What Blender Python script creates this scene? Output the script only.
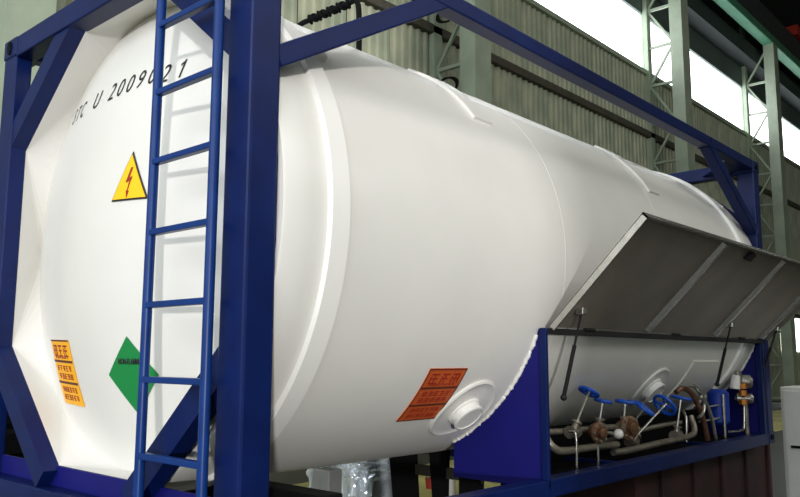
import bpy, bmesh, math, random
from mathutils import Vector, Matrix, noise
random.seed(7)
PI = math.pi
SC = bpy.context.scene
for o in list(bpy.data.objects): bpy.data.objects.remove(o)

# ------------------------------------------------------------------ camera
cam = bpy.data.cameras.new('camera'); co = bpy.data.objects.new('camera', cam); SC.collection.objects.link(co)
cr = Vector((0.74450246, 0.66760818, 0.00392477)); cu = Vector((0.08805573, -0.10402188, 0.99066929)); cf = Vector((-0.66178718, 0.73721012, 0.13623128))
M3 = Matrix((cr, cu, -cf)).transposed()
co.matrix_world = Matrix.Translation((4.8158, -1.7849, 0.7748)) @ M3.to_4x4()
cam.sensor_width = 36; cam.lens = 785.6 * 36 / 800; cam.clip_end = 300
SC.camera = co
# ------------------------------------------------------------------ world, light, exposure
W = bpy.data.worlds.new('world'); SC.world = W; W.use_nodes = True
bg = W.node_tree.nodes['Background']; bg.inputs[0].default_value = (0.86, 0.93, 1.0, 1); bg.inputs[1].default_value = 0.7
SC.view_settings.view_transform = 'Standard'; SC.view_settings.look = 'None'
SC.view_settings.exposure = 0.38; SC.view_settings.gamma = 1; SC.view_settings.use_curve_mapping = False

def light(name, kind, loc, direction, energy, col=(1, 1, 1), size=None, size_y=None, angle=None):
    l = bpy.data.lights.new(name, kind); l.energy = energy; l.color = col
    if size: l.shape = 'RECTANGLE'; l.size = size; l.size_y = size_y or size
    if angle: l.angle = angle
    o = bpy.data.objects.new(name, l); SC.collection.objects.link(o); o.location = loc
    o.rotation_euler = Vector(direction).to_track_quat('-Z', 'Y').to_euler()
    return o
light('sun', 'SUN', (14, -20, 4), (-0.76, 0.66, -0.03), 1.5, (1.0, 0.98, 0.96), angle=math.radians(2.0))
light('door_daylight', 'AREA', (5, -9.3, 5.4), (0, 1, -0.12), 680, (0.92, 0.96, 1), 16, 5)
light('right_fill', 'AREA', (14.6, 4, 9.5), (-1, 0, -0.55), 560, (1.0, 0.98, 0.95), 22, 3.5)  # fill added for the tank flank; the right wall has no window
light('roof_fill', 'AREA', (5, 4, 13.6), (0, 0, -1), 350, (1, 0.97, 0.9), 3, 26)  # unseen overhead fill, added for ambient light in the hall

# ------------------------------------------------------------------ materials
def mat(name, col, rough=0.5, metal=0.0, var=0.06, scale=6.0, bump=0.0, bscale=60, coat=0.0, spec=0.5, emit=None, alpha=None, col2=None, trans=0):
    m = bpy.data.materials.new(name); m.use_nodes = True; nt = m.node_tree; b = nt.nodes['Principled BSDF']
    b.inputs['Roughness'].default_value = rough; b.inputs['Metallic'].default_value = metal
    b.inputs['Coat Weight'].default_value = coat; b.inputs['Specular IOR Level'].default_value = spec
    tc = nt.nodes.new('ShaderNodeTexCoord'); no = nt.nodes.new('ShaderNodeTexNoise'); no.inputs['Scale'].default_value = scale
    no.inputs['Detail'].default_value = 6
    nt.links.new(tc.outputs['Object'], no.inputs['Vector'])
    rp = nt.nodes.new('ShaderNodeValToRGB'); nt.links.new(no.outputs['Fac'], rp.inputs['Fac'])
    c2 = col2 or tuple(max(0, c * (1 - var * 2)) for c in col)
    rp.color_ramp.elements[0].position = 0.35; rp.color_ramp.elements[0].color = (*c2, 1)
    rp.color_ramp.elements[1].position = 0.65; rp.color_ramp.elements[1].color = (*col, 1)
    nt.links.new(rp.outputs['Color'], b.inputs['Base Color'])
    if bump:
        n2 = nt.nodes.new('ShaderNodeTexNoise'); n2.inputs['Scale'].default_value = bscale
        nt.links.new(tc.outputs['Object'], n2.inputs['Vector'])
        bp = nt.nodes.new('ShaderNodeBump'); bp.inputs['Strength'].default_value = bump; bp.inputs['Distance'].default_value = 0.01
        nt.links.new(n2.outputs['Fac'], bp.inputs['Height']); nt.links.new(bp.outputs['Normal'], b.inputs['Normal'])
    if emit: b.inputs['Emission Color'].default_value = (*emit[:3], 1); b.inputs['Emission Strength'].default_value = emit[3]
    if trans: b.inputs['Transmission Weight'].default_value = trans
    return m
def s(r, g, b):
    f = lambda c: ((c / 255 + 0.055) / 1.055) ** 2.4 if c > 10 else c / 255 / 12.92
    return (f(r), f(g), f(b))
M_white = mat('tank_white_paint', s(224, 222, 216), 0.38, var=0.02, scale=2.5, coat=0.08, bump=0.02, bscale=5)
M_ring = mat('ring_lit_white', s(236, 235, 230), 0.4, var=0.01)  # same paint as the shell, whitened for the light the ring catches
M_blue = mat('frame_blue_paint', s(7, 27, 80), 0.38, spec=0.2, var=0.12, scale=5, bump=0.03, bscale=40)
M_blued = mat('ladder_blue_paint', s(14, 50, 112), 0.34, spec=0.2, var=0.10, scale=9)
M_plate = mat('saddle_blue_paint', s(20, 20, 100), 0.5, spec=0.2, var=0.06, scale=3)
M_black = mat('black_steel', s(7, 7, 9), 0.8, var=0.2, spec=.15)
M_rubber = mat('black_rubber', s(20, 20, 22), 0.7)
M_steel = mat('brushed_steel', s(158, 149, 137), 0.45, metal=0.35, var=0.08, scale=3)
M_chrome = mat('bright_steel', s(200, 198, 190), 0.25, metal=0.9, var=0.08, scale=20)
M_pipe = mat('weathered_steel_pipe', s(150, 142, 128), 0.4, metal=0.6, var=0.2, scale=14)
M_bronze = mat('valve_bronze', s(132, 96, 72), 0.4, metal=0.6, var=0.2, scale=30)
M_brass = mat('brass_fitting', s(205, 130, 50), 0.35, metal=0.6, var=0.15, scale=30)
M_wheel = mat('handwheel_blue', s(10, 80, 190), 0.4, var=0.05)
M_vessel = mat('vessel_blue', s(8, 50, 150), 0.5)
M_orange = mat('label_amber', s(250, 178, 20), 0.55, var=0.02)
M_orange2 = mat('label_orange', s(200, 90, 36), 0.55, var=0.08, scale=25)
M_red = mat('label_red_ink', s(150, 38, 20), 0.6)
M_dred = mat('label_dark_ink', s(92, 38, 22), 0.6)
M_yellow = mat('sign_yellow', s(255, 196, 10), 0.5, var=0.01)
M_green = mat('placard_green', s(0, 128, 62), 0.5, var=0.02)
M_ink = mat('black_ink', s(28, 28, 34), 0.6)
M_side = mat('siding_grey_green', s(168, 170, 146), 0.6, var=0.12, scale=1.2, col2=s(140, 148, 128))
M_upper = mat('upper_wall_dark', s(84, 98, 94), 0.7, var=0.1, scale=0.8)
M_col = mat('column_pale_green', s(154, 166, 146), 0.55, var=0.1, scale=2)
M_crane = mat('runway_green', s(72, 140, 108), 0.55, var=0.08, scale=2)
M_orcr = mat('crane_red', s(170, 40, 24), 0.5)
M_girt = mat('girt_brown', s(74, 70, 60), 0.7, var=0.15)
M_roof = mat('roof_dark', s(46, 54, 54), 0.8)
M_strip = mat('bright_floor_strip', s(214, 206, 128), 0.5, var=0.2, scale=2)
M_floor = mat('floor_concrete', s(60, 60, 54), 0.45, var=0.2, scale=0.9, bump=0.05, bscale=12, col2=s(48, 48, 43))
M_pane = mat('translucent_daylight_sheet', (0.9, 0.95, 1), 0.5, emit=(0.93, 0.97, 1.0, 4.0))
M_wrap = mat('plastic_wrap', s(205, 214, 222), 0.12, metal=.45, var=0.12, scale=5, coat=0.6)
M_card = mat('grey_block_paint', s(120, 122, 120), 0.7, var=0.1)
M_off = mat('off_white_cabinet', s(206, 206, 200), 0.5, var=0.03)
M_rust = mat('maroon_steel', s(52, 20, 18), 0.7, var=0.35, scale=3)
M_pail = mat('white_plastic', s(225, 222, 215), 0.4)
M_redp = mat('red_plastic', s(150, 40, 36), 0.45)

# ------------------------------------------------------------------ helpers
def obj(name, bm, m=None, parent=None, smooth=False, label=None, kind=None):
    me = bpy.data.meshes.new(name)
    bmesh.ops.recalc_face_normals(bm, faces=bm.faces[:])
    bm.to_mesh(me); bm.free()
    if m: me.materials.append(m)
    if smooth:
        me.shade_smooth()
        try: me.set_sharp_from_angle(angle=math.radians(38))
        except Exception: pass
    o = bpy.data.objects.new(name, me); SC.collection.objects.link(o)
    if parent: o.parent = parent; 
    if label: o['label'] = label
    if kind: o['kind'] = kind
    return o
def thing(name, label, cat, loc=(0, 0, 0), group=None):
    o = bpy.data.objects.new(name, None); SC.collection.objects.link(o); o.location = loc; o.empty_display_size = 0.1
    o['label'] = label; o['category'] = cat
    if group: o['group'] = group
    return o
def tag(o, label, cat, group=None):
    o['label'] = label; o['category'] = cat
    if group: o['group'] = group
    return o
def box(bm, lo, hi, bev=0.0):
    r = bmesh.ops.create_cube(bm, size=1)
    vs = r['verts']
    for v in vs:
        v.co = Vector([lo[i] + (v.co[i] + 0.5) * (hi[i] - lo[i]) for i in range(3)])
    if bev:
        es = list({e for v in vs for e in v.link_edges})
        bmesh.ops.bevel(bm, geom=es, offset=bev, segments=2, affect='EDGES', profile=0.5)
def BX(lo, hi, bev=0.0):
    bm = bmesh.new(); box(bm, lo, hi, bev); return bm
def bar(bm, a, b, w, h, up=(0, 0, 1), bev=0.0):
    a = Vector(a); b = Vector(b); d = (b - a); L = d.length; d.normalize()
    x = d.cross(Vector(up)).normalized(); z = x.cross(d).normalized()
    r = bmesh.ops.create_cube(bm, size=1); vs = r['verts']
    for v in vs:
        c = v.co.copy(); v.co = a + d * ((c.y + 0.5) * L) + x * (c.x * w) + z * (c.z * h)
    if bev:
        es = list({e for v in vs for e in v.link_edges})
        bmesh.ops.bevel(bm, geom=es, offset=bev, segments=2, affect='EDGES', profile=0.5)
def tube(bm, pts, r, n=10, caps=True):
    pts = [Vector(p) for p in pts]; rings = []; up = None
    for i, p in enumerate(pts):
        d = (pts[min(i + 1, len(pts) - 1)] - pts[max(i - 1, 0)]).normalized()
        if up is None:
            up = Vector((0, 0, 1)) if abs(d.z) < 0.9 else Vector((1, 0, 0))
        x = d.cross(up).normalized(); up = x.cross(d).normalized()
        rr = r[i] if isinstance(r, (list, tuple)) else r
        rings.append([bm.verts.new(p + (x * math.cos(2 * PI * k / n) + up * math.sin(2 * PI * k / n)) * rr) for k in range(n)])
    for a, b in zip(rings, rings[1:]):
        for k in range(n): bm.faces.new((a[k], a[(k + 1) % n], b[(k + 1) % n], b[k]))
    if caps: bm.faces.new(rings[0][::-1]); bm.faces.new(rings[-1])
def smooth_pts(pts, k=5):
    P = [Vector(p) for p in pts]; P = [P[0] * 2 - P[1]] + P + [P[-1] * 2 - P[-2]]; out = []
    for i in range(1, len(P) - 2):
        for j in range(k):
            t = j / k; a, b, c, d = P[i - 1:i + 3]
            out.append(0.5 * ((2 * b) + (c - a) * t + (2 * a - 5 * b + 4 * c - d) * t * t + (3 * b - a - 3 * c + d) * t ** 3))
    return out + [P[-2]]
def torus(bm, c, axis, R, r, n=24, m=8):
    c = Vector(c); q = Vector(axis).to_track_quat('Z', 'Y'); rings = []
    for i in range(n):
        a = 2 * PI * i / n; ring = []
        for j in range(m):
            b = 2 * PI * j / m
            ring.append(bm.verts.new(c + q @ Vector(((R + r * math.cos(b)) * math.cos(a), (R + r * math.cos(b)) * math.sin(a), r * math.sin(b)))))
        rings.append(ring)
    for i in range(n):
        A, B = rings[i], rings[(i + 1) % n]
        for j in range(m): bm.faces.new((A[j], A[(j + 1) % m], B[(j + 1) % m], B[j]))

# ================================================================== THE TANK CONTAINER
CX, CZ, TR = 1.219, 1.385, 1.25          # tank axis and radius
WW, LL, HH = 2.438, 6.04, 2.645          # frame
root = thing('tank_container', 'long white cylindrical tank in a blue steel container frame', 'tank container', (0, 0, 0))
def P(name, bm, m, smooth=False, label=None, parent=None, kind=None): return obj(name, bm, m, parent or root, smooth, label, kind)

def lathe(bm, prof, n=144, a0=0, a1=2 * PI):        # profile of (y, r) about the tank axis
    full = abs(a1 - a0 - 2 * PI) < 1e-6; rings = []
    for y, r in prof:
        rings.append([bm.verts.new((CX + r * math.cos(a0 + (a1 - a0) * k / n), y, CZ + r * math.sin(a0 + (a1 - a0) * k / n))) for k in range(n if full else n + 1)])
    for A, B in zip(rings, rings[1:]):
        for k in range(n): bm.faces.new((A[k], A[(k + 1) % len(A)], B[(k + 1) % len(B)], B[k]))
    return rings
Y0, Y1 = 0.27, LL - 0.27
RD = 1.17; DH = 0.22
def dome_y(x, z):
    rr = ((x - CX) ** 2 + (z - CZ) ** 2) / RD ** 2
    return Y0 - DH * (1 - rr)
# shell with a slight flat-to-round radius at each end
bm = bmesh.new()
YS = .152
prof = [(Y0, 1.17), (Y0 - .01, 1.19), (YS, 1.22), (YS, 1.245), (YS + .01, TR), (Y0 + .03, TR)] + [(Y0 + 0.03 + (Y1 - Y0 - 0.06) * i / 14, TR) for i in range(1, 14)] + [(Y1 - 0.03, TR), (LL - YS - .01, TR), (LL - YS, 1.245), (LL - YS, 1.22), (Y1, 1.17)]
lathe(bm, prof, 160)
shell = P('tank_shell', bm, M_white, True, 'white painted steel cylinder')
for side in (0, 1):
    bm = bmesh.new(); rr = [RD * (1 - (1 - t) ** 1.0) for t in [i / 14 for i in range(1, 15)]]
    f = (lambda y: y) if side == 0 else (lambda y: LL - y)
    rings = lathe(bm, [(f(Y0 - DH * (1 - (r / RD) ** 2)), r) for r in rr], 96)
    c = bm.verts.new((CX, f(Y0 - DH), CZ))
    for k in range(96): bm.faces.new((rings[0][k], rings[0][(k + 1) % 96], c))
    P('dished_end', bm, M_white, True, 'white bulging tank end' if side == 0 else None)
# end skirts: octagon opening to circle
OX0, OX1, OZ0, OZ1 = 0.1524, WW - 0.1524, 0.2252, 2.5195
octo = [(OX1, OZ1 - .555), (OX1 - .669, OZ1), (OX0 + .669, OZ1), (OX0, OZ1 - .555), (OX0, OZ0 + .602), (OX0 + .669, OZ0), (OX1 - .669, OZ0), (OX1, OZ0 + .602)]
for side in (0, 1):
    f = (lambda y: y) if side == 0 else (lambda y: LL - y)
    bm = bmesh.new(); A = [bm.verts.new((x, f(0.10), z)) for x, z in octo]
    A2 = [bm.verts.new((x, f(0.102), z)) for x, z in octo]
    angs = [math.atan2(z - CZ, x - CX) for x, z in octo]
    for i in range(8):
        a, b = angs[i], angs[(i + 1) % 8]
        if b < a: b += 2 * PI
        n = 12; arc = []
        for k in range(n + 1):
            t = a + (b - a) * k / n
            arc.append(bm.verts.new((CX + RD * math.cos(t), f(Y0 + 0.002), CZ + RD * math.sin(t))))
        va, vb = A[i], A[(i + 1) % 8]
        half = n // 2                      # a triangular facet on the flat, fans at the corners
        for k in range(half): bm.faces.new((va, arc[k], arc[k + 1]))
        for k in range(half, n): bm.faces.new((vb, arc[k], arc[k + 1]))
        bm.faces.new((va, arc[half], vb))
    for v in A2: bm.verts.remove(v)
    bmesh.ops.remove_doubles(bm, verts=bm.verts[:], dist=0.0005)
    P('end_skirt', bm, M_white, False, 'white folded skirt plate between frame and tank end' if side == 0 else None)
# stiffener rings and seams
for y in (0.44, LL - 0.44 - 0.06):
    bm = bmesh.new(); lathe(bm, [(y - 0.056, TR - .005), (y - 0.054, TR + .016), (y - 0.050, TR + 0.024), (y + 0.050, TR + 0.024), (y + 0.054, TR + .020), (y + 0.056, TR - .005)], 160)
    P('stiffener_ring', bm, M_ring, True)
for y in (2.30, 3.78):
    bm = bmesh.new(); lathe(bm, [(y - 0.010, TR - .002), (y - 0.005, TR + .0015), (y + 0.005, TR + .0015), (y + 0.010, TR - .002)], 160)
    P('weld_seam', bm, M_white, True)
def cp(y, th, r=TR): return Vector((CX + r * math.cos(th), y, CZ + r * math.sin(th)))
def patch(bm, y0, y1, t0, t1, r0, r1, ny=4, nt=10, rim=True):
    g = [[bm.verts.new(cp(y0 + (y1 - y0) * i / ny, t0 + (t1 - t0) * j / nt, r1)) for j in range(nt + 1)] for i in range(ny + 1)]
    for i in range(ny):
        for j in range(nt): bm.faces.new((g[i][j], g[i + 1][j], g[i + 1][j + 1], g[i][j + 1]))
    if rim:
        loop = [g[i][0] for i in range(ny + 1)] + [g[ny][j] for j in range(1, nt + 1)] + [g[i][nt] for i in range(ny - 1, -1, -1)] + [g[0][j] for j in range(nt - 1, 0, -1)]
        lo = []
        for v in loop:
            d = (v.co - Vector((CX, v.co.y, CZ))).normalized(); lo.append(bm.verts.new(Vector((CX, v.co.y, CZ)) + d * r0))
        for k in range(len(loop)): q = (k + 1) % len(loop); bm.faces.new((loop[k], loop[q], lo[q], lo[k]))
# reinforcing pads on the shoulder of the tank
for y, t0, t1 in ((1.80, 36, 66), (3.96, 31, 60)):
    bm = bmesh.new(); patch(bm, y - .085, y + .085, math.radians(t0), math.radians(t1), TR - .004, TR + .016, 2, 14)
    P('reinforcing_pad', bm, M_white, True)
bm = bmesh.new(); patch(bm, 4.58, 5.13, math.radians(-50), math.radians(-30.5), TR - .004, TR + .012, 4, 10); P('reinforcing_pad', bm, M_white, True)
bm = bmesh.new(); box(bm, (-.03, -.035, -.02), (.03, .035, .02), .008)
bm.transform(Matrix.Translation(cp(0.53, math.radians(37), TR + .015)) @ Matrix.Rotation(-math.radians(37 - 90), 4, 'Y')); P('lifting_lug', bm, M_white)

# frame -------------------------------------------------------------
PW, PD = 0.16, 0.145
for x0 in (0, WW - PW):
    for y0 in (0, LL - PD):
        pd = PD if x0 > 1 else .102; yq = y0 if y0 < 1 else LL - pd
        P('corner_post', BX((x0, yq, 0.11), (x0 + PW, yq + pd, HH - 0.11), .012), M_blue, label='blue square steel corner post')
for x0 in (-.004, WW - .178 + .004):
    for y0 in (-.006, LL - .162 + .006):
        for z0 in (0, HH - .118):
            bm = BX((x0, y0, z0), (x0 + .178, y0 + .162, z0 + .118), .01)
            c = P('corner_casting', bm, M_blue)
            b2 = bmesh.new(); xs = x0 - .002 if x0 < 1 else x0 + .178 + .002; ys = y0 - .002 if y0 < 1 else y0 + .162 + .002
            r = bmesh.ops.create_cone(b2, cap_ends=True, segments=20, radius1=.03, radius2=.03, depth=.012, matrix=Matrix.Translation((x0 + .089, ys, z0 + .059)) @ Matrix.Rotation(PI / 2, 4, 'X') @ Matrix.Diagonal((.8, 1.35, 1, 1)))
            obj('casting_hole', b2, M_black, c); b2 = bmesh.new()
            bmesh.ops.create_cone(b2, cap_ends=True, segments=20, radius1=.03, radius2=.03, depth=.012, matrix=Matrix.Translation((xs, y0 + .081, z0 + .059)) @ Matrix.Rotation(PI / 2, 4, 'Y') @ Matrix.Diagonal((.8, 1.35, 1, 1)))
            obj('casting_hole', b2, M_black, c)
for x0 in (0, WW - .1):
    P('top_side_rail', BX((x0, .15, HH - .09), (x0 + .1, LL - .15, HH), .008), M_blue, label='long blue top rail')
    P('bottom_side_rail', BX((x0, .15, 0), (x0 + .1, LL - .15, .1), .008), M_blue, label='long blue bottom rail')
for f in (0, 1):
    g = (lambda y: y) if f == 0 else (lambda y: LL - y)
    def GB(lo, hi, bev=.008):
        a, b = g(lo[1]), g(hi[1]); return BX((lo[0], min(a, b), lo[2]), (hi[0], max(a, b), hi[2]), bev)
    P('top_end_beam', GB((PW, 0.0, OZ1), (WW - PW, .115, HH)), M_blue)
    P('bottom_end_beam', GB((PW, 0.0, 0.0), (WW - PW, .13, .125)), M_blue)
    P('sill_plate', GB((PW, .085, .125), (WW - PW, .10, OZ0), .003), M_plate)
    yb = g(.05)
    for sx in (0, 1):
        X = lambda x: x if sx == 0 else WW - x
        # diagonal corner members: inner edge on the octagon side
        for (xa, za, xb, zb) in ((OX0, OZ1 - .555, OX0 + .669, OZ1), (OX0, OZ0 + .602, OX0 + .669, OZ0)):
            d = Vector((xb - xa, 0, zb - za)).normalized(); up_ = za > 1.3
            nrm = Vector((-d.z, 0, d.x)) if up_ else Vector((d.z, 0, -d.x))     # outwards to the corner
            e = .06 * 1
            q = [Vector((xa, 0, za)) - d * .03, Vector((xb, 0, zb)) + d * .03]
            q += [q[1] + nrm * .115, q[0] + nrm * .115]
            # shape the ends to meet post and beam
            bm = bmesh.new(); vs = []
            for yy in (.012, .10):
                vs.append([bm.verts.new((X(v.x), g(yy), v.z)) for v in q])
            bm.faces.new(vs[0]); bm.faces.new(vs[1][::-1])
            for k in range(4): bm.faces.new((vs[0][k], vs[0][(k + 1) % 4], vs[1][(k + 1) % 4], vs[1][k]))
            P('corner_brace', bm, M_blue)
for x0 in (.05, WW - .05):
    for ya, yb in ((.13, 1.22), (LL - .13, LL - 1.22)):
        bm = bmesh.new(); bar(bm, (x0, ya, 1.965), (x0, yb, 2.595), .09, .095, up=(1, 0, 0), bev=.008)
        P('side_brace', bm, M_blue, label='blue diagonal strut from post to top rail')
bm = bmesh.new(); box(bm, (.1, .50, .10), (WW - .1, .62, .20), .006); P('cross_member', bm, M_black)  # blue beam coloured black to stand for the shade under the tank
for y in (3.2, 4.8): P('cross_member', BX((.1, y, .0), (WW - .1, y + .08, .08), .006), M_blue)

for sx in (0, 1):
    for f in (0, 1):
        X = (lambda x: x) if sx == 0 else (lambda x: WW - x); g = (lambda y: y) if f == 0 else (lambda y: LL - y)
        bm = bmesh.new(); A = [[bm.verts.new((X(x), g(y), z)) for x, y in ((.1, .11), (.50, .11), (.1, .60))] for z in (2.555, 2.567)]
        bm.faces.new(A[0]); bm.faces.new(A[1][::-1])
        for k in range(3): q = (k + 1) % 3; bm.faces.new((A[0][k], A[0][q], A[1][q], A[1][k]))
        P('corner_gusset', bm, M_blue)
# ladder ------------------------------------------------------------
lad = bpy.data.objects.new('ladder', None); SC.collection.objects.link(lad); lad.parent = root; lad['label'] = 'blue tube ladder on the tank end'
for x in (1.862, 2.298):
    bm = bmesh.new(); tube(bm, [(x, -.06, .06), (x, -.06, 2.5), (x, -.05, 2.56)], .021, 12); obj('ladder_rail', bm, M_blued, lad, True)
for z in (.10, 2.56):
    for x in (1.862, 2.298): obj('ladder_bracket', BX((x - .02, -.06, z - .02), (x + .02, .0, z + .02)), M_blued, lad)
for k in range(8):
    z = .375 + .303 * k
    b2 = bmesh.new(); bar(b2, (1.862, -.06, z), (2.298, -.06, z), .034, .026, bev=.004); obj('rung', b2, M_blued, lad)

# decals on the near end ---------------------------------------------
def on_dome(name, poly, m, parent, off=.004, label=None, n=8, thick=.0025):
    """polygon given in (x, z), fanned and cut so that it lies on the dome"""
    bm = bmesh.new(); vs = [bm.verts.new((x, 0, z)) for x, z in poly]; bm.faces.new(vs)
    bmesh.ops.triangulate(bm, faces=bm.faces[:])
    bmesh.ops.subdivide_edges(bm, edges=bm.edges[:], cuts=n, use_grid_fill=True)
    return drape(name, bm, m, parent, off, label, thick)
def drape(name, bm, m, parent, off, label=None, thick=.0025):
    top = bm.faces[:]
    for v in bm.verts: v.co.y = dome_y(v.co.x, v.co.z) - off
    r = bmesh.ops.extrude_face_region(bm, geom=top)
    for v in [g for g in r['geom'] if isinstance(g, bmesh.types.BMVert)]: v.co.y -= thick
    return obj(name, bm, m, parent, False, label, 'stuff' if name in ('lettering', 'red_rules', 'placard_lettering') else None)
def text_bm(txt, size, italic=0.0, space=1.0, font_off=0.0, bold=0.0):
    cu_ = bpy.data.curves.new('lettering', 'FONT'); cu_.body = txt; cu_.size = size; cu_.space_character = space; cu_.shear = italic; cu_.offset = bold; cu_.resolution_u = 3
    ob = bpy.data.objects.new('lettering', cu_); SC.collection.objects.link(ob); bpy.context.view_layer.update()
    me = bpy.data.meshes.new_from_object(ob.evaluated_get(bpy.context.evaluated_depsgraph_get()))
    bm = bmesh.new(); bm.from_mesh(me); bpy.data.objects.remove(ob); bpy.data.curves.remove(cu_); bpy.data.meshes.remove(me)
    return bm
# serial number
for ch, x in zip('STCU2009021', (.505, .588, .672, .896, 1.076, 1.174, 1.268, 1.366, 1.462, 1.565, 1.687)):
    bm = text_bm(ch, .138, .22, 1, bold=-.001)
    xs = [v.co.x for v in bm.verts]; m = (max(xs) + min(xs)) / 2
    for v in bm.verts: v.co = Vector((x + (v.co.x - m) * (.62 if x < .7 else .95), 0, 2.084 + v.co.y))
    if ch == '1':
        tp = max(v.co.z for v in bm.verts); tx = max(v.co.x for v in bm.verts)
        bm.faces.new([bm.verts.new(p) for p in ((tx, 0, tp), (tx - .004, 0, tp - .012), (tx - .034, 0, tp - .030), (tx - .032, 0, tp - .018))])
    if x > 1.5:
        for v in bm.verts: v.co.z -= .018
    drape('serial_character', bm, M_ink, root, .003, None, .001)
# triangle
T = [(1.444, 1.735), (1.305, 1.505), (1.600, 1.487)]
c = Vector((sum(p[0] for p in T) / 3, sum(p[1] for p in T) / 3))
sg = on_dome('hazard_triangle', T, M_ink, root, .003, 'black edged yellow triangle with lightning bolt')
on_dome('yellow_field', [tuple(c + (Vector(p) - c) * .90) for p in T], M_yellow, sg, .0065)
bolt = [(.004, .078), (-.026, .012), (-.004, .012), (-.012, -.034), (-.024, -.034), (-.002, -.072), (.010, -.030), (.0, -.032), (.022, .030), (.0, .030), (.026, .078)]
bl = [[(.006, .078), (.022, .078), (-.008, .008), (-.026, .008)], [(-.026, .008), (-.022, .022), (.024, .034), (.020, .018)], [(.006, .024), (.020, .026), (-.004, -.036), (-.010, -.034)],
      [(-.018, -.030), (.008, -.036), (-.010, -.070)]]
bm = bmesh.new()
for q in bl: bm.faces.new([bm.verts.new((c.x + x, 0, c.y + z)) for x, z in q])
drape('lightning_bolt', bm, M_red, sg, .0105, None, .001)
# green diamond
D = [(1.425, .862), (1.228, .682), (1.430, .500), (1.625, .690)]
dg = on_dome('green_placard', D, M_green, root, .003, 'green diamond gas placard')
bm = text_bm('NON-FLAMMABLE', .036, 0, 1, bold=.0012)
for v in bm.verts: v.co = Vector((1.335 + v.co.x * .78, 0, .735 + v.co.y))
drape('placard_lettering', bm, M_ink, dg, .0075, None, .001)
def strokes(rnd, u0, u1, v0, v1, rows, dens):
    """small brush marks standing for characters too blurred to read: rectangles in label space"""
    out = []
    for r in range(rows):
        vc = v0 + (v1 - v0) * (r + .5) / rows; hh = (v1 - v0) / rows * .34
        n = dens
        for k in range(n):
            uc = u0 + (u1 - u0) * (k + .5) / n; ww = (u1 - u0) / n * .36
            out.append((uc - ww, uc + ww, vc + hh * .7, vc + hh)); out.append((uc - ww * .8, uc + ww * .8, vc - hh * .1, vc + hh * .15))
            out.append((uc - ww * .12, uc + ww * .12, vc - hh, vc + hh))
            if rnd.random() < .6: out.append((uc - ww, uc - ww * .75, vc - hh, vc + hh * .5))
            if rnd.random() < .6: out.append((uc + ww * .7, uc + ww, vc - hh * .8, vc + hh))
            if rnd.random() < .6: out.append((uc - ww, uc + ww, vc - hh, vc - hh * .75))
    return out
LAYOUT = [(.08, .92, .70, .96, 1, 3), (.15, .85, .70, .75, 1, 8), (.12, .88, .37, .62, 2, 5), (.12, .88, .05, .29, 2, 6)]
# three-cell amber label (u across, v up) -> dome
VL = [(.460, .860), (.790, .852), (.885, .512), (.570, .520)]
def vlmap(u, v):
    a = Vector(VL[3]).lerp(Vector(VL[2]), u); b = Vector(VL[0]).lerp(Vector(VL[1]), u); return tuple(a.lerp(b, v))
wl = on_dome('warning_label', VL, M_orange, root, .003, 'amber three-panel warning label')
def quads(name, rects, fn, m, parent, off, dome=True):
    bm = bmesh.new()
    for u0, u1, v0, v1 in rects:
        bm.faces.new([bm.verts.new(fn(u, v)) for u, v in ((u0, v0), (u1, v0), (u1, v1), (u0, v1))])
    if dome:
        for f_ in bm.faces: pass
        return drape(name, bm, m, parent, off, None, .001)
    r = bmesh.ops.extrude_face_region(bm, geom=bm.faces[:])
    for v in [g for g in r['geom'] if isinstance(g, bmesh.types.BMVert)]:
        d = (v.co - Vector((CX, v.co.y, CZ))).normalized(); v.co += d * .001
    return obj(name, bm, m, parent, kind='stuff')
F = lambda u, v: (vlmap(u, v)[0], 0, vlmap(u, v)[1])
def hline(v, h=.018, n=8): return [(i / n, (i + 1) / n, v - h, v + h) for i in range(n)]
def border(t=.02): return [(i / 8, (i + 1) / 8, a, a + t) for i in range(8) for a in (0, 1 - t)] + [(a, a + t, i / 8, (i + 1) / 8) for i in range(8) for a in (0, 1 - t)]
quads('red_rules', hline(.335) + hline(.665) + [(i / 8, (i + 1) / 8, .975, 1) for i in range(8)], F, M_dred, wl, .0065)
rnd = random.Random(3); rc = []
for a in LAYOUT: rc += strokes(rnd, *a)
quads('lettering', rc, F, M_red, wl, .0065)
# the same kind of label on the side of the tank
TA, TB = math.radians(-32.3), math.radians(-48.7)
G = lambda u, v, off=.006: cp(1.275 + .32 * u + (0.012 * (1 - v)), TB + (TA - TB) * v, TR + off)
bm = bmesh.new(); patch(bm, 1.275, 1.58, TB, TA, TR - .001, TR + .004, 4, 8)
sl = P('warning_label', bm, M_orange2, False, 'orange three-panel warning label on the tank flank')
rc = []
for a in LAYOUT: rc += strokes(rnd, *a)
G2 = lambda u, v: cp(1.275 + .305 * u, TB + (TA - TB) * v, TR + .006)
quads('red_rules', hline(.335) + hline(.665) + border(), G2, M_dred, sl, 0, False)
quads('lettering', rc, G2, M_red, sl, 0, False)

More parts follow.
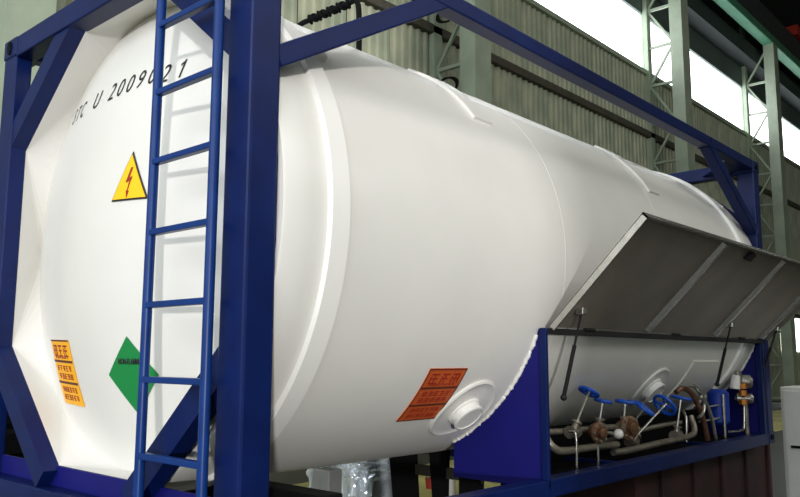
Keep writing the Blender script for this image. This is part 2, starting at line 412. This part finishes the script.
# manway nozzles low on the flank --------------------------------------
def nozzle(y, th, R=.225):
    n = Vector((math.cos(th), 0, math.sin(th))); base = cp(y, th, TR)
    tang = Vector((-math.sin(th), 0, math.cos(th)))
    bm = bmesh.new(); N = 48; rings = []
    for rr, off in ((R, -.004), (R, .010), (R - .012, .016), (R - .022, .011), (R - .06, .010), (0.095, .010)):
        ring = []
        for k in range(N):
            a = 2 * PI * k / N; yy = y + rr * math.cos(a); t2 = th + rr * math.sin(a) / TR
            ring.append(bm.verts.new(cp(yy, t2, TR + off)))
        rings.append(ring)
    for A, B in zip(rings, rings[1:]):
        for k in range(N): bm.faces.new((A[k], A[(k + 1) % N], B[(k + 1) % N], B[k]))
    pad = P('nozzle_pad', bm, M_white, True, 'round white raised pad with capped nozzle')
    def ring(name, prof, m):
        bm = bmesh.new(); rs = []
        for r, h in prof: rs.append([bm.verts.new(base + n * h + (Vector((0, 1, 0)) * math.cos(2 * PI * k / N) + tang * math.sin(2 * PI * k / N)) * r) for k in range(N)])
        for A, B in zip(rs, rs[1:]):
            for k in range(N): bm.faces.new((A[k], A[(k + 1) % N], B[(k + 1) % N], B[k]))
        bm.faces.new(rs[-1]); obj(name, bm, m, pad, True)
    ring('nozzle_neck', [(.104, -.03), (.104, .016), (.094, .024), (.090, .052)], M_white)
    ring('nozzle_cap', [(.090, .048), (.096, .051), (.096, .064), (.084, .067), (.079, .062)], M_white)
nozzle(1.80, math.radians(-46.5)); nozzle(4.10, math.radians(-42.5), .20)

# valve cabinet --------------------------------------------------------
def saddle(yc, th=.012, lbl=None):
    bm = bmesh.new(); n = 26; lo = []; 
    a0, a1 = math.asin((.935 - CZ) / (TR + .006)), math.radians(-64)
    arc = [(CX + (TR + .004) * math.cos(a0 + (a1 - a0) * k / n), CZ + (TR + .004) * math.sin(a0 + (a1 - a0) * k / n)) for k in range(n + 1)]
    poly = [(WW, .935)] + arc + [(arc[-1][0], .05), (WW, .05)]
    A = [bm.verts.new((x, yc, z)) for x, z in poly]; B = [bm.verts.new((x, yc + th, z)) for x, z in poly]
    bm.faces.new(A); bm.faces.new(B[::-1])
    for k in range(len(A)): q = (k + 1) % len(A); bm.faces.new((A[k], A[q], B[q], B[k]))
    o = P('cabinet_side_plate', bm, M_plate, False, lbl)
    # bead of weld where the plate meets the tank
    b2 = bmesh.new(); rnd = random.Random(5)
    pts = [Vector((x, yc - .004, z)) for x, z in arc[1:]]; pts = smooth_pts(pts, 3)
    pts = [p + Vector((rnd.uniform(-.003, .003), 0, rnd.uniform(-.003, .003))) for p in pts]
    tube(b2, pts, [rnd.uniform(.007, .016) for _ in pts], 6)
    obj('weld_bead', b2, M_white, o, True)
saddle(2.11, lbl='dark blue cabinet end plate cut to the tank curve'); saddle(5.84)
bm = bmesh.new(); A = [[bm.verts.new((x, y, z)) for x, z in ((1.915, -.05), (1.985, -.05), (1.985, .044), (1.905, .044))] for y in (2.40, 2.50)]
bm.faces.new(A[0]); bm.faces.new(A[1][::-1])
for k in range(4): q = (k + 1) % 4; bm.faces.new((A[0][k], A[0][q], A[1][q], A[1][k]))
P('drain_funnel', bm, M_black)
P('cabinet_dark_backing', BX((1.88, 2.13, .045), (1.90, 5.83, .30)), M_black)  # black sheet added to give the shade behind the valves
P('cabinet_edge_trim', BX((WW - .03, 2.085, .10), (WW + .012, 2.11, .94), .004), M_blue)
P('cabinet_top_bar', BX((WW - .03, 2.11, .905), (WW + .008, 5.86, .94), .004), M_rubber, label='black rubber sealed top bar of the cabinet')
P('cabinet_end_post', BX((WW - .05, 5.80, .10), (WW, 5.86, .905), .004), M_blue)
P('cabinet_tray', BX((1.90, 2.125, .045), (WW - .1, 5.84, .06), .0), M_black)  # shade inside the cabinet put into the tray's black colour
# hatch
HX, HZ = 2.450, .950; hd = Vector((1, 0, 1)).normalized(); hn = Vector((-1, 0, 1)).normalized(); HL = .83
hY0, hY1 = 2.13, 5.92
def hp(t, y, o=0): return Vector((HX, y, HZ)) + hd * t + hn * o
def slab(bm, t0, t1, y0, y1, o0, o1, bev=0):
    vs = [bm.verts.new(hp(t, y, o)) for o in (o0, o1) for t, y in ((t0, y0), (t1, y0), (t1, y1), (t0, y1))]
    fs = [(0, 1, 2, 3), (7, 6, 5, 4), (0, 4, 5, 1), (1, 5, 6, 2), (2, 6, 7, 3), (3, 7, 4, 0)]
    for f_ in fs: bm.faces.new([vs[i] for i in f_])
bm = bmesh.new(); slab(bm, 0, HL, hY0, hY1, 0, .004)
hatch = P('hatch_cover', bm, M_steel, False, 'raised stainless steel hatch over the valve cabinet')
for (a, b, c, d) in ((0, HL, hY0, hY0 + .012), (0, HL, hY1 - .012, hY1), (HL - .012, HL, hY0, hY1)):
    bm = bmesh.new(); slab(bm, a, b, c, d, -.035, .006); obj('folded_edge', bm, M_chrome, hatch)
for y in (3.37, 4.61, 5.74):
    bm = bmesh.new()
    prof = [(-.035, 0), (-.018, -.028), (.018, -.028), (.035, 0)]
    A = [bm.verts.new(hp(.02, y + a, b)) for a, b in prof]; B = [bm.verts.new(hp(HL - .03, y + a, b)) for a, b in prof]
    for k in range(3): bm.faces.new((A[k], A[k + 1], B[k + 1], B[k]))
    bm.faces.new(A); bm.faces.new(B); obj('stiffening_rib', bm, M_chrome, hatch)
bm = bmesh.new(); 
for y in (3.90,): slab(bm, HL - .10, HL - .04, y - .05, y + .05, -.03, 0)
obj('hatch_catch', bm, M_rubber, hatch)
for y in (2.6, 3.9, 5.3):
    bm = bmesh.new(); tube(bm, [(HX - .004, y - .06, HZ - .008), (HX - .004, y + .06, HZ - .008)], .012, 10); obj('hinge', bm, M_rubber, hatch)
for ya, yb, zb in ((2.28, 2.35, .54), (4.68, 4.79, .56), (5.84, 5.93, .62)):
    top = hp(.14, ya, -.03); bot = Vector((2.40, yb, zb)); mid = top.lerp(bot, .38)
    bm = bmesh.new(); tube(bm, [mid, bot], .0125, 10)
    st = P('gas_strut', bm, M_rubber, True, 'black telescopic hatch strut'); b4 = bmesh.new(); tube(b4, [top, mid], .007, 8); obj('strut_rod', b4, M_rubber, st, True)
    b2 = bmesh.new(); box(b2, top + Vector((-.025, -.025, -.012)), top + Vector((.025, .025, .03)), .006); obj('strut_bracket', b2, M_chrome, st)
    b3 = bmesh.new(); bmesh.ops.create_icosphere(b3, subdivisions=2, radius=.02, matrix=Matrix.Translation(bot)); obj('ball_joint', b3, M_rubber, st, True)

# valves ---------------------------------------------------------------
def globe(x, y, z, top, R=.055, body=M_pipe, br=.03, tilt=(0, 0, 1), lbl=None):
    """a valve: flanged body at (x,y,z), spindle up to 'top', blue handwheel"""
    b = Vector((x, y, z)); t = Vector(top); ax = (t - b).normalized()
    bm = bmesh.new(); tube(bm, [b - Vector((0, .05, 0)), b - Vector((0, .035, 0)), b - Vector((0, .034, 0)), b + Vector((0, .034, 0)), b + Vector((0, .035, 0)), b + Vector((0, .05, 0))], [br * 1.35, br * 1.35, br, br, br * 1.35, br * 1.35], 14)
    tube(bm, [b, b + ax * br * 2.0, b + ax * br * 2.0, b + ax * br * 2.5], [br * .9, br * .7, br * 1.1, br * 1.1], 12)
    v = P('valve', bm, body, True, lbl)
    b2 = bmesh.new(); tube(b2, [b, t], .0085, 8); tube(b2, [t - ax * .03, t + ax * .012], .014, 8); obj('valve_spindle', b2, M_chrome, v, True)
    b3 = bmesh.new(); torus(b3, t, ax, R, .012, 22, 8)
    q = ax.to_track_quat('Z', 'Y')
    for k in range(4):
        a = PI / 2 * k + .4; tube(b3, [t, t + q @ Vector((math.cos(a) * R, math.sin(a) * R, 0))], .009, 6)
    obj('handwheel', b3, M_wheel, v, True, 'blue handwheel')
globe(2.20, 2.80, .30, (2.25, 2.93, .55), .062)
globe(2.22, 3.10, .30, (2.25, 3.12, .485), .052)
globe(2.24, 3.42, .29, (2.26, 3.43, .468), .062)
globe(2.16, 3.62, .24, (2.29, 3.66, .415), .075)
globe(2.16, 3.71, .17, (2.28, 4.03, .42), .088)
globe(2.22, 4.36, .17, (2.26, 4.39, .46), .075)
# large flanged pressure valves (round faces)
def round_valve(x, y, z, R, m, lbl):
    bm = bmesh.new(); d = Vector((.93, -.36, 0)).normalized(); c = Vector((x, y, z))
    tube(bm, [c - d * .10, c - d * .02, c - d * .02, c, c, c + d * .012, c + d * .012, c + d * .045, c + d * .05], [R * .5, R * .55, R, R, R * .96, R * .7, R * .5, R * .45, R * .2], 28)
    o = P('check_valve', bm, m, True, lbl); b2 = bmesh.new(); q = d.to_track_quat('Z', 'Y')
    for k in range(8):
        a = PI / 4 * k; p = c + q @ Vector((math.cos(a) * R * .8, math.sin(a) * R * .8, 0)); tube(b2, [p, p + d * .02], .009, 6)
    obj('flange_bolts', b2, M_chrome, o, True, kind='stuff')
round_valve(2.27, 3.02, .285, .068, M_bronze, 'bronze round flanged valve')
round_valve(2.28, 3.44, .290, .085, M_bronze, 'larger bronze round flanged valve')
bm = bmesh.new(); bmesh.ops.create_uvsphere(bm, u_segments=20, v_segments=12, radius=.033, matrix=Matrix.Translation((2.33, 3.17, .27)))
rc_ = P('round_cap', bm, M_pail, True, 'small white ball cap'); bm = bmesh.new(); tube(bm, [(2.22, 3.17, .27), (2.31, 3.17, .27)], .014, 8); obj('cap_stem', bm, M_chrome, rc_, True)
def pipe(pts, r, m=M_pipe, sm=True, name='pipe', lbl=None):
    bm = bmesh.new(); tube(bm, smooth_pts(pts, 5) if sm else pts, r, 10); return P(name, bm, m, True, lbl)
pipe([(2.18, 2.50, .42), (2.20, 2.47, .30), (2.24, 2.50, .225), (2.25, 2.62, .20), (2.25, 3.0, .195), (2.25, 3.30, .185)], .024)
pipe([(2.22, 3.30, .13), (2.24, 3.5, .13), (2.24, 4.0, .14), (2.24, 4.55, .15), (2.24, 4.68, .19), (2.20, 4.72, .30)], .024)
pipe([(2.12, 2.55, .31), (2.14, 2.8, .30), (2.18, 3.1, .30), (2.2, 3.44, .29), (2.16, 3.62, .24), (2.1, 3.9, .2)], .02)
pipe([(2.05, 3.4, .16), (2.10, 3.9, .22), (2.16, 4.2, .25), (2.2, 4.5, .26)], .018)
pipe([(2.27, 2.71, .07), (2.27, 2.71, .29), (2.22, 2.72, .31)], .009, M_chrome)
pipe([(2.27, 2.99, .07), (2.27, 2.99, .20)], .009, M_chrome)
pipe([(2.26, 4.90, .10), (2.26, 4.80, .30), (2.25, 4.64, .48), (2.22, 4.52, .53), (2.20, 4.44, .50)], .022, M_bronze, lbl='bronze curved riser pipe')
pipe([(2.30, 4.97, .10), (2.30, 4.90, .28), (2.29, 4.78, .44), (2.27, 4.66, .54), (2.27, 4.52, .56)], .016, M_chrome)
pipe([(2.30, 4.62, .30), (2.30, 4.72, .33), (2.30, 4.76, .40), (2.30, 4.70, .46)], .014, M_chrome)
pipe([(2.20, 4.60, .10), (2.20, 4.62, .28), (2.16, 4.66, .34)], .012, M_chrome)
pipe([(2.24, 4.78, .36), (2.24, 5.3, .37)], .009, M_chrome); pipe([(2.24, 4.78, .25), (2.24, 5.3, .26)], .009, M_chrome)
pipe([(2.27, 5.27, .09), (2.27, 5.27, .46)], .013, M_chrome)
pipe([(2.30, 5.30, .14), (2.30, 5.55, .13), (2.30, 5.66, .16), (2.30, 5.70, .36)], .012, M_chrome)
pipe([(2.30, 5.74, .08), (2.30, 5.74, .42)], .02, M_pipe)
bm = bmesh.new(); tube(bm, [(2.20, 5.34, .20), (2.20, 5.34, .22), (2.20, 5.34, .47), (2.20, 5.34, .50)], [.07, .09, .09, .06], 20); P('pressure_vessel', bm, M_vessel, True, 'small bright blue cylinder among the pipes')
for z, r in ((.56, .062), (.41, .05)):
    bm = bmesh.new(); tube(bm, [(2.24, 5.70, z), (2.24, 5.705, z), (2.30, 5.72, z), (2.36, 5.73, z), (2.375, 5.735, z)], [r * .5, r, r, r, r * .6], 20)
    P('pressure_gauge', bm, M_chrome, True, 'round bright gauge case')
for z in (.36, .44, .50): 
    bm = bmesh.new(); tube(bm, [(2.32, 5.62, z), (2.32, 5.62, z + .045)], .035, 6); P('hex_fitting', bm, M_brass, False, 'brass hexagonal fitting')
bm = bmesh.new(); tube(bm, [(2.30, 5.48, .50), (2.31, 5.50, .62)], [.045, .035], 14); P('relief_valve', bm, M_pail, True, 'white relief valve')
bm = bmesh.new(); tube(bm, [(2.30, 5.60, .56), (2.30, 5.58, .66)], [.03, .03], 14); P('relief_valve', bm, M_chrome, True)
# rail on top of the tank
bm = bmesh.new(); tube(bm, smooth_pts([(1.35, 1.15, 2.60), (1.35, 1.15, 2.71), (1.37, 1.15, 2.745), (1.5, 1.15, 2.75), (1.75, 1.15, 2.75), (1.85, 1.15, 2.74), (1.87, 1.15, 2.6), (1.87, 1.15, 2.42)], 5), .016, 8)
gr = P('top_grab_rail', bm, M_black, True, 'dark grab rail wound with chain on top of the tank')
for k in range(9):
    bm = bmesh.new(); torus(bm, (1.46 + .04 * k, 1.15, 2.75), (1, .5 * (-1) ** k, .3), .024, .008, 12, 6); obj('chain_link', bm, M_black, gr, True)

# ================================================================== THE HALL
FZ = -.75; WX = -4.2; KX = -4.0; RX = 15.5; YF, YB = -9.0, 50.0; RZ = 14.5
def struct(name, bm, m, parent=None): o = obj(name, bm, m, parent); o['kind'] = 'structure'; return o
struct('floor', BX((WX - .3, YF - 10, FZ - .2), (RX + .3, YB + .3, FZ)), M_floor)
struct('trim_5', BX((-2.6, YF - 9, FZ), (-.55, YB - .5, FZ + .004)), M_strip)  # added strip, keeps visible floor bright while the dark floor cuts bounce light
struct('ceiling', BX((WX - .3, YF, RZ), (RX + .3, YB + .3, RZ + .2)), M_roof)
WZ0, WZ1 = 8.68, 10.36
wl_ = struct('wall_left', BX((WX - .25, YF, FZ), (WX - .06, YB, WZ0 - .08)), M_upper)
struct('wall_left_upper', BX((WX - .25, YF, WZ1 + .05), (WX, YB, RZ)), M_upper)
# corrugated sheets, 1.06 m each, sharing one mesh
bm = bmesh.new(); pts = []; n = 5; wd = 1.03
for k in range(n):
    y = wd * k / n; pts += [(0, y), (0, y + .09), (.045, y + .115), (.045, y + .175)]
pts += [(0, wd)]
Hh = WZ0 - .1 - FZ
A = [bm.verts.new((x, y, 0)) for x, y in pts]; B = [bm.verts.new((x, y, Hh)) for x, y in pts]
for k in range(len(pts) - 1): bm.faces.new((A[k], A[k + 1], B[k + 1], B[k]))
sp = obj('siding_sheet', bm, M_side, wl_); sp.location = (WX, YF, FZ + .02)
k = 1
door_y = (29.0, 32.0)
while YF + 1.06 * (k + 1) < YB:
    c = sp.copy(); SC.collection.objects.link(c); c.location = (WX + (.004 if k % 2 else 0), YF + 1.06 * k, FZ + .02); k += 1
struct('trim_1', BX((WX - .05, YF, 6.76), (WX + .14, YB, 6.94), .02), M_girt)
struct('trim_2', BX((WX - .06, YF, WZ0 - .12), (WX + .12, YB, WZ0), .0), M_col)
struct('trim_3', BX((WX - .02, YF, 11.15), (WX + .55, YB, 11.7), .0), M_roof)  # wall gutter, its shadow put into the dark colour
struct('trim_4', BX((WX - .05, YF, 2.3), (WX + .16, YB, 2.45), .01), M_girt)
COLY = [-8.0, 1.35, 9.15, 18.55, 26.7, 36.0, 46.0]
for i in range(len(COLY) - 1):
    w = struct('window_%d' % (i + 1), BX((WX - .14, COLY[i] - .05, WZ0), (WX - .02, COLY[i] + .05, WZ1 + .06)), M_col)
    npan = 4; L_ = COLY[i + 1] - COLY[i] - .1
    for j in range(npan):
        a = COLY[i] + .05 + L_ * j / npan
        obj('pane', BX((WX - .10, a + .012, WZ0), (WX - .08, a + L_ / npan - .012, WZ1 + .05)), M_pane, w)
w = struct('window_7', BX((WX + .05, 29.2, 0.95), (WX + .10, 32.6, 1.0)), M_col)
for j in range(3): obj('pane', BX((WX + .06, 29.2 + j * 1.15, 1.02), (WX + .09, 30.3 + j * 1.15, 2.28)), M_pane, w)
# columns
def column(y, label):
    t = thing('lattice_column', label, 'column', (KX + .8, y, FZ), 'lattice columns along the left wall')
    obj('inner_chord', BX((-.17, -.24, 0), (.17, .24, 11.7 - FZ), .0), M_col, t)
    obj('outer_chord', BX((-.98, -.12, 0), (-.86, .12, 13.2 - FZ), .0), M_col, t)
    z = .4; k = 0
    hb = None
    bmh = bmesh.new(); bar(bmh, (-.88, 0, 0), (-.17, 0, 0), .07, .07)
    bmd = bmesh.new(); bar(bmd, (-.88, 0, 0), (-.17, 0, 1.1), .06, .06)
    bme = bmesh.new(); bar(bme, (-.88, 0, 1.1), (-.17, 0, 0), .06, .06)
    H0 = obj('lattice_bar', bmh, M_col, t); D0 = obj('lattice_bar', bmd, M_col, t); E0 = obj('lattice_bar', bme, M_col, t)
    H0.location.z = .2; D0.location.z = .2; E0.location.z = 1.3
    for k in range(1, 11):
        c = H0.copy(); SC.collection.objects.link(c); c.location.z = .2 + 1.1 * k
        if k > 1:
            c = (D0 if k % 2 == 0 else E0).copy(); SC.collection.objects.link(c); c.location.z = .2 + 1.1 * k
    obj('base_plate', BX((-.9, -.35, 0), (.3, .35, .04)), M_col, t)
    return t
nm = {1.35: 'pale green lattice column at far left behind the blue frame corner', 9.15: 'pale green lattice column rising just above the tank middle',
      18.55: 'pale green lattice column between the two bright window strips', 26.7: 'pale green lattice column standing behind the far corner post'}
for y in COLY:
    if y in nm: column(y, nm[y])
bm = BX((KX + .62, YF, 11.7), (KX + .98, YB, 12.0), .03)
cbm = obj('crane_runway_beam', bm, M_crane); tag(cbm, 'green crane runway beam on top of the lattice columns', 'beam')
obj('girder_web', BX((KX + .70, YF, 12.03), (KX + .90, YB, 12.93)), M_roof, cbm)
obj('crane_rail', BX((KX + .77, YF, 12.93), (KX + .83, YB, 12.95)), M_black, cbm)
cr_ = thing('overhead_crane', 'red overhead crane girder under the dark roof', 'crane', (0, 31.0, 12.97))
obj('bridge_girder', BX((KX + .9, -.35, .25), (RX - .9, .35, .75), .02), M_orcr, cr_)
obj('end_carriage', BX((KX + .55, -1.6, .0), (KX + 1.05, 1.6, .38), .02), M_orcr, cr_)
obj('end_carriage', BX((RX - 1.05, -1.6, .0), (RX - .55, 1.6, .38), .02), M_orcr, cr_)
# roof purlins
for i, y in enumerate(COLY):
    tr = struct('ceiling_beam_%d' % (i + 1), BX((WX, y - .12, RZ - .75), (RX, y + .12, RZ - .6)), M_roof)
    w1 = bmesh.new(); bar(w1, (WX, y, RZ - .65), (WX + .6, y, RZ - .02), .06, .06); a_ = obj('truss_web', w1, M_roof, tr)
    w2 = bmesh.new(); bar(w2, (WX + .6, y, RZ - .02), (WX + 1.2, y, RZ - .65), .06, .06); b_ = obj('truss_web', w2, M_roof, tr)
    for k in range(1, 16):
        for q in (a_, b_): c = q.copy(); SC.collection.objects.link(c); c.location.x = 1.2 * k
struct('wall_right', BX((RX, YF, FZ), (RX + .2, YB, RZ)), M_side)
struct('wall_back', BX((WX, YB, FZ), (RX, YB + .2, RZ)), M_side)

for (z, R, lb) in ((5.55, .22, 'lower dark cable coil hung on the lattice column above the tank middle'), (6.9, .2, 'upper dark cable coil hung on the lattice column above the tank middle')):
    t = thing('cable_coil', lb, 'cable', (KX + .42, 8.80, z), 'cable coils on the lattice column')
    for k in range(5):
        bm = bmesh.new(); torus(bm, (0, 0, 0), (.2 + .06 * k, -1, .5 - .07 * k), R - .012 * k, .016, 26, 6); obj('cable_loop', bm, M_black, t, True)
# things on the floor ---------------------------------------------------
# cradle
cr = thing('tank_cradle', 'black steel cradle with tapered legs standing under the middle of the tank', 'support', (0, 2.45, FZ))
def tank_bottom(x): 
    d = (TR + .0) ** 2 - (x - CX) ** 2
    return CZ - math.sqrt(d)
for pts_ in ([(1.04, 0), (1.22, 0), (1.165, 'T'), (1.06, 'T'), (.926, 'T')], [(1.38, 0), (1.42, 0), (1.455, 'T'), (1.38, 'T'), (1.305, 'T')],
             [(1.55, 0), (1.71, 0), (1.735, .80), (1.56, .80)]):
    bm = bmesh.new(); pts_ = [(x, tank_bottom(x) - FZ - .004 if z == 'T' else z) for x, z in pts_]
    A = [bm.verts.new((x, -.02, z)) for x, z in pts_]; B = [bm.verts.new((x, .02, z)) for x, z in pts_]
    bm.faces.new(A); bm.faces.new(B[::-1])
    for k in range(len(A)): q = (k + 1) % len(A); bm.faces.new((A[k], A[q], B[q], B[k]))
    obj('leg', bm, M_black, cr)
bm = bmesh.new(); box(bm, (1.0, -.015, .72), (1.74, .015, .79)); obj('saddle_beam', bm, M_girt, cr)
# maroon stand below the far part
ms = thing('steel_stand', 'maroon steel box stand under the far end of the container', 'stand', (1.3, 5.1, FZ))
obj('stand_body', BX((.3, -1.55, .06), (.97, 1.3, .745), .02), M_rust, ms)
for xx in (.35, .8):
    for yy in (-1.45, 1.1): obj('stand_foot', BX((xx, yy, 0), (xx + .1, yy + .1, .06)), M_black, ms)
for yy in (-1.2, -.6, 0, .6, 1.2): obj('stand_rib', BX((.97, yy, .08), (1.0, yy + .06, .73), .005), M_rust, ms)
# near stands under the front corners (outside the frame, they carry the container)
for x in (.1, 2.1):
    st = thing('support_trestle', 'black steel trestle under the near %s corner of the container' % ('left' if x < 1 else 'right'), 'support', (x + .1, .2, FZ), 'trestles under the near end')
    obj('trestle_top', BX((-.15, -.15, .70), (.2, .15, .748)), M_black, st)
    for sx in (-.12, .14):
        for sy in (-.12, .12):
            b2 = bmesh.new(); bar(b2, (sx * 1.3, sy * 1.3, 0), (sx, sy, .70), .05, .05); obj('leg', b2, M_black, st)
# wrapped bundle
bm = bmesh.new(); bmesh.ops.create_icosphere(bm, subdivisions=5, radius=1)
for v in bm.verts:
    p = v.co.copy(); q = Vector([math.copysign(abs(c) ** .55, c) for c in p])
    n1 = noise.noise(p * 2.3) * .16 + abs(noise.noise(p * 5.1 + Vector((3, 1, 2)))) * .16 + noise.noise(p * 9) * .07
    q *= (1 + n1 - .08); v.co = Vector((q.x * .46, q.y * .40, max(q.z, -.92) * .27 + .25))
wr = obj('wrapped_bundle', bm, M_wrap, None, True); wr.location = (-1.12, 4.15, FZ); tag(wr, 'crumpled silvery plastic wrapped bundle on the floor behind the tank', 'bundle')
gb = obj('grey_block', BX((-.10, -.08, 0), (.10, .08, .56), .012), M_card); gb.location = (-.33, 3.02, FZ); tag(gb, 'plain grey upright block left of the wrapped bundle', 'block')
# small containers on the floor
def pail(x, y, r, h, m, name, label, cat):
    bm = bmesh.new(); tube(bm, [(0, 0, 0), (0, 0, h * .96), (0, 0, h * .96), (0, 0, h)], [r * .82, r, r * 1.06, r * 1.06], 24)
    o = obj(name, bm, m, None, True); o.location = (x, y, FZ); tag(o, label, cat)
    b2 = bmesh.new(); a = [(r * math.cos(t), 0, h + r * .7 * math.sin(t)) for t in [PI * i / 12 for i in range(13)]]; tube(b2, a, .006, 6); obj('bail_handle', b2, M_chrome, o, True)
    return o
pail(-1.00, 4.75, .14, .16, M_pail, 'bucket', 'small white bucket with wire handle seen below the tank', 'bucket')
pail(-1.22, 5.5, .07, .12, M_redp, 'paint_can', 'small red can beside the white bucket', 'can')
pail(-.65, 5.15, .05, .30, M_pail, 'canister', 'slim white canister below the blue cabinet plate', 'canister')
# off-white cabinet far right
cb = thing('metal_cabinet', 'off-white metal cabinet standing beyond the far right corner of the container', 'cabinet', (2.23, 7.0, FZ))
obj('cabinet_body', BX((0, 0, 0), (1.0, .5, 1.23), .01), M_off, cb)
d_ = obj('cabinet_door', BX((.03, -.018, .06), (.97, 0, 1.19), .004), M_off, cb)
obj('door_handle', BX((.08, -.035, .62), (.17, -.018, .645), .004), M_black, d_)
# pipe leaning next to the cabinet
bm = bmesh.new(); tube(bm, [(2.2, 7.75, FZ + .02), (3.25, 8.0, 1.6)], .03, 10)
pl_ = obj('leaning_pipe', bm, M_col); tag(pl_, 'pale steel pipe leaning behind the off-white cabinet', 'pipe')
# dark clutter seen at the lower left under the frame
rk = thing('steel_rack', 'dark steel shelf rack standing left of the near blue corner post', 'rack', (-2.1, 1.25, FZ))
for xx in (-.3, .25):
    for yy in (-.8, .75): obj('upright', BX((xx, yy, 0), (xx + .05, yy + .05, 1.2)), M_black, rk)
for z in (.12, .38, .64, .90, 1.14): obj('shelf', BX((-.3, -.8, z), (.3, .8, z + .03)), M_black, rk)
obj('back_panel', BX((-.31, -.8, .1), (-.30, .8, 1.17)), M_black, rk)
bpy.context.view_layer.update()
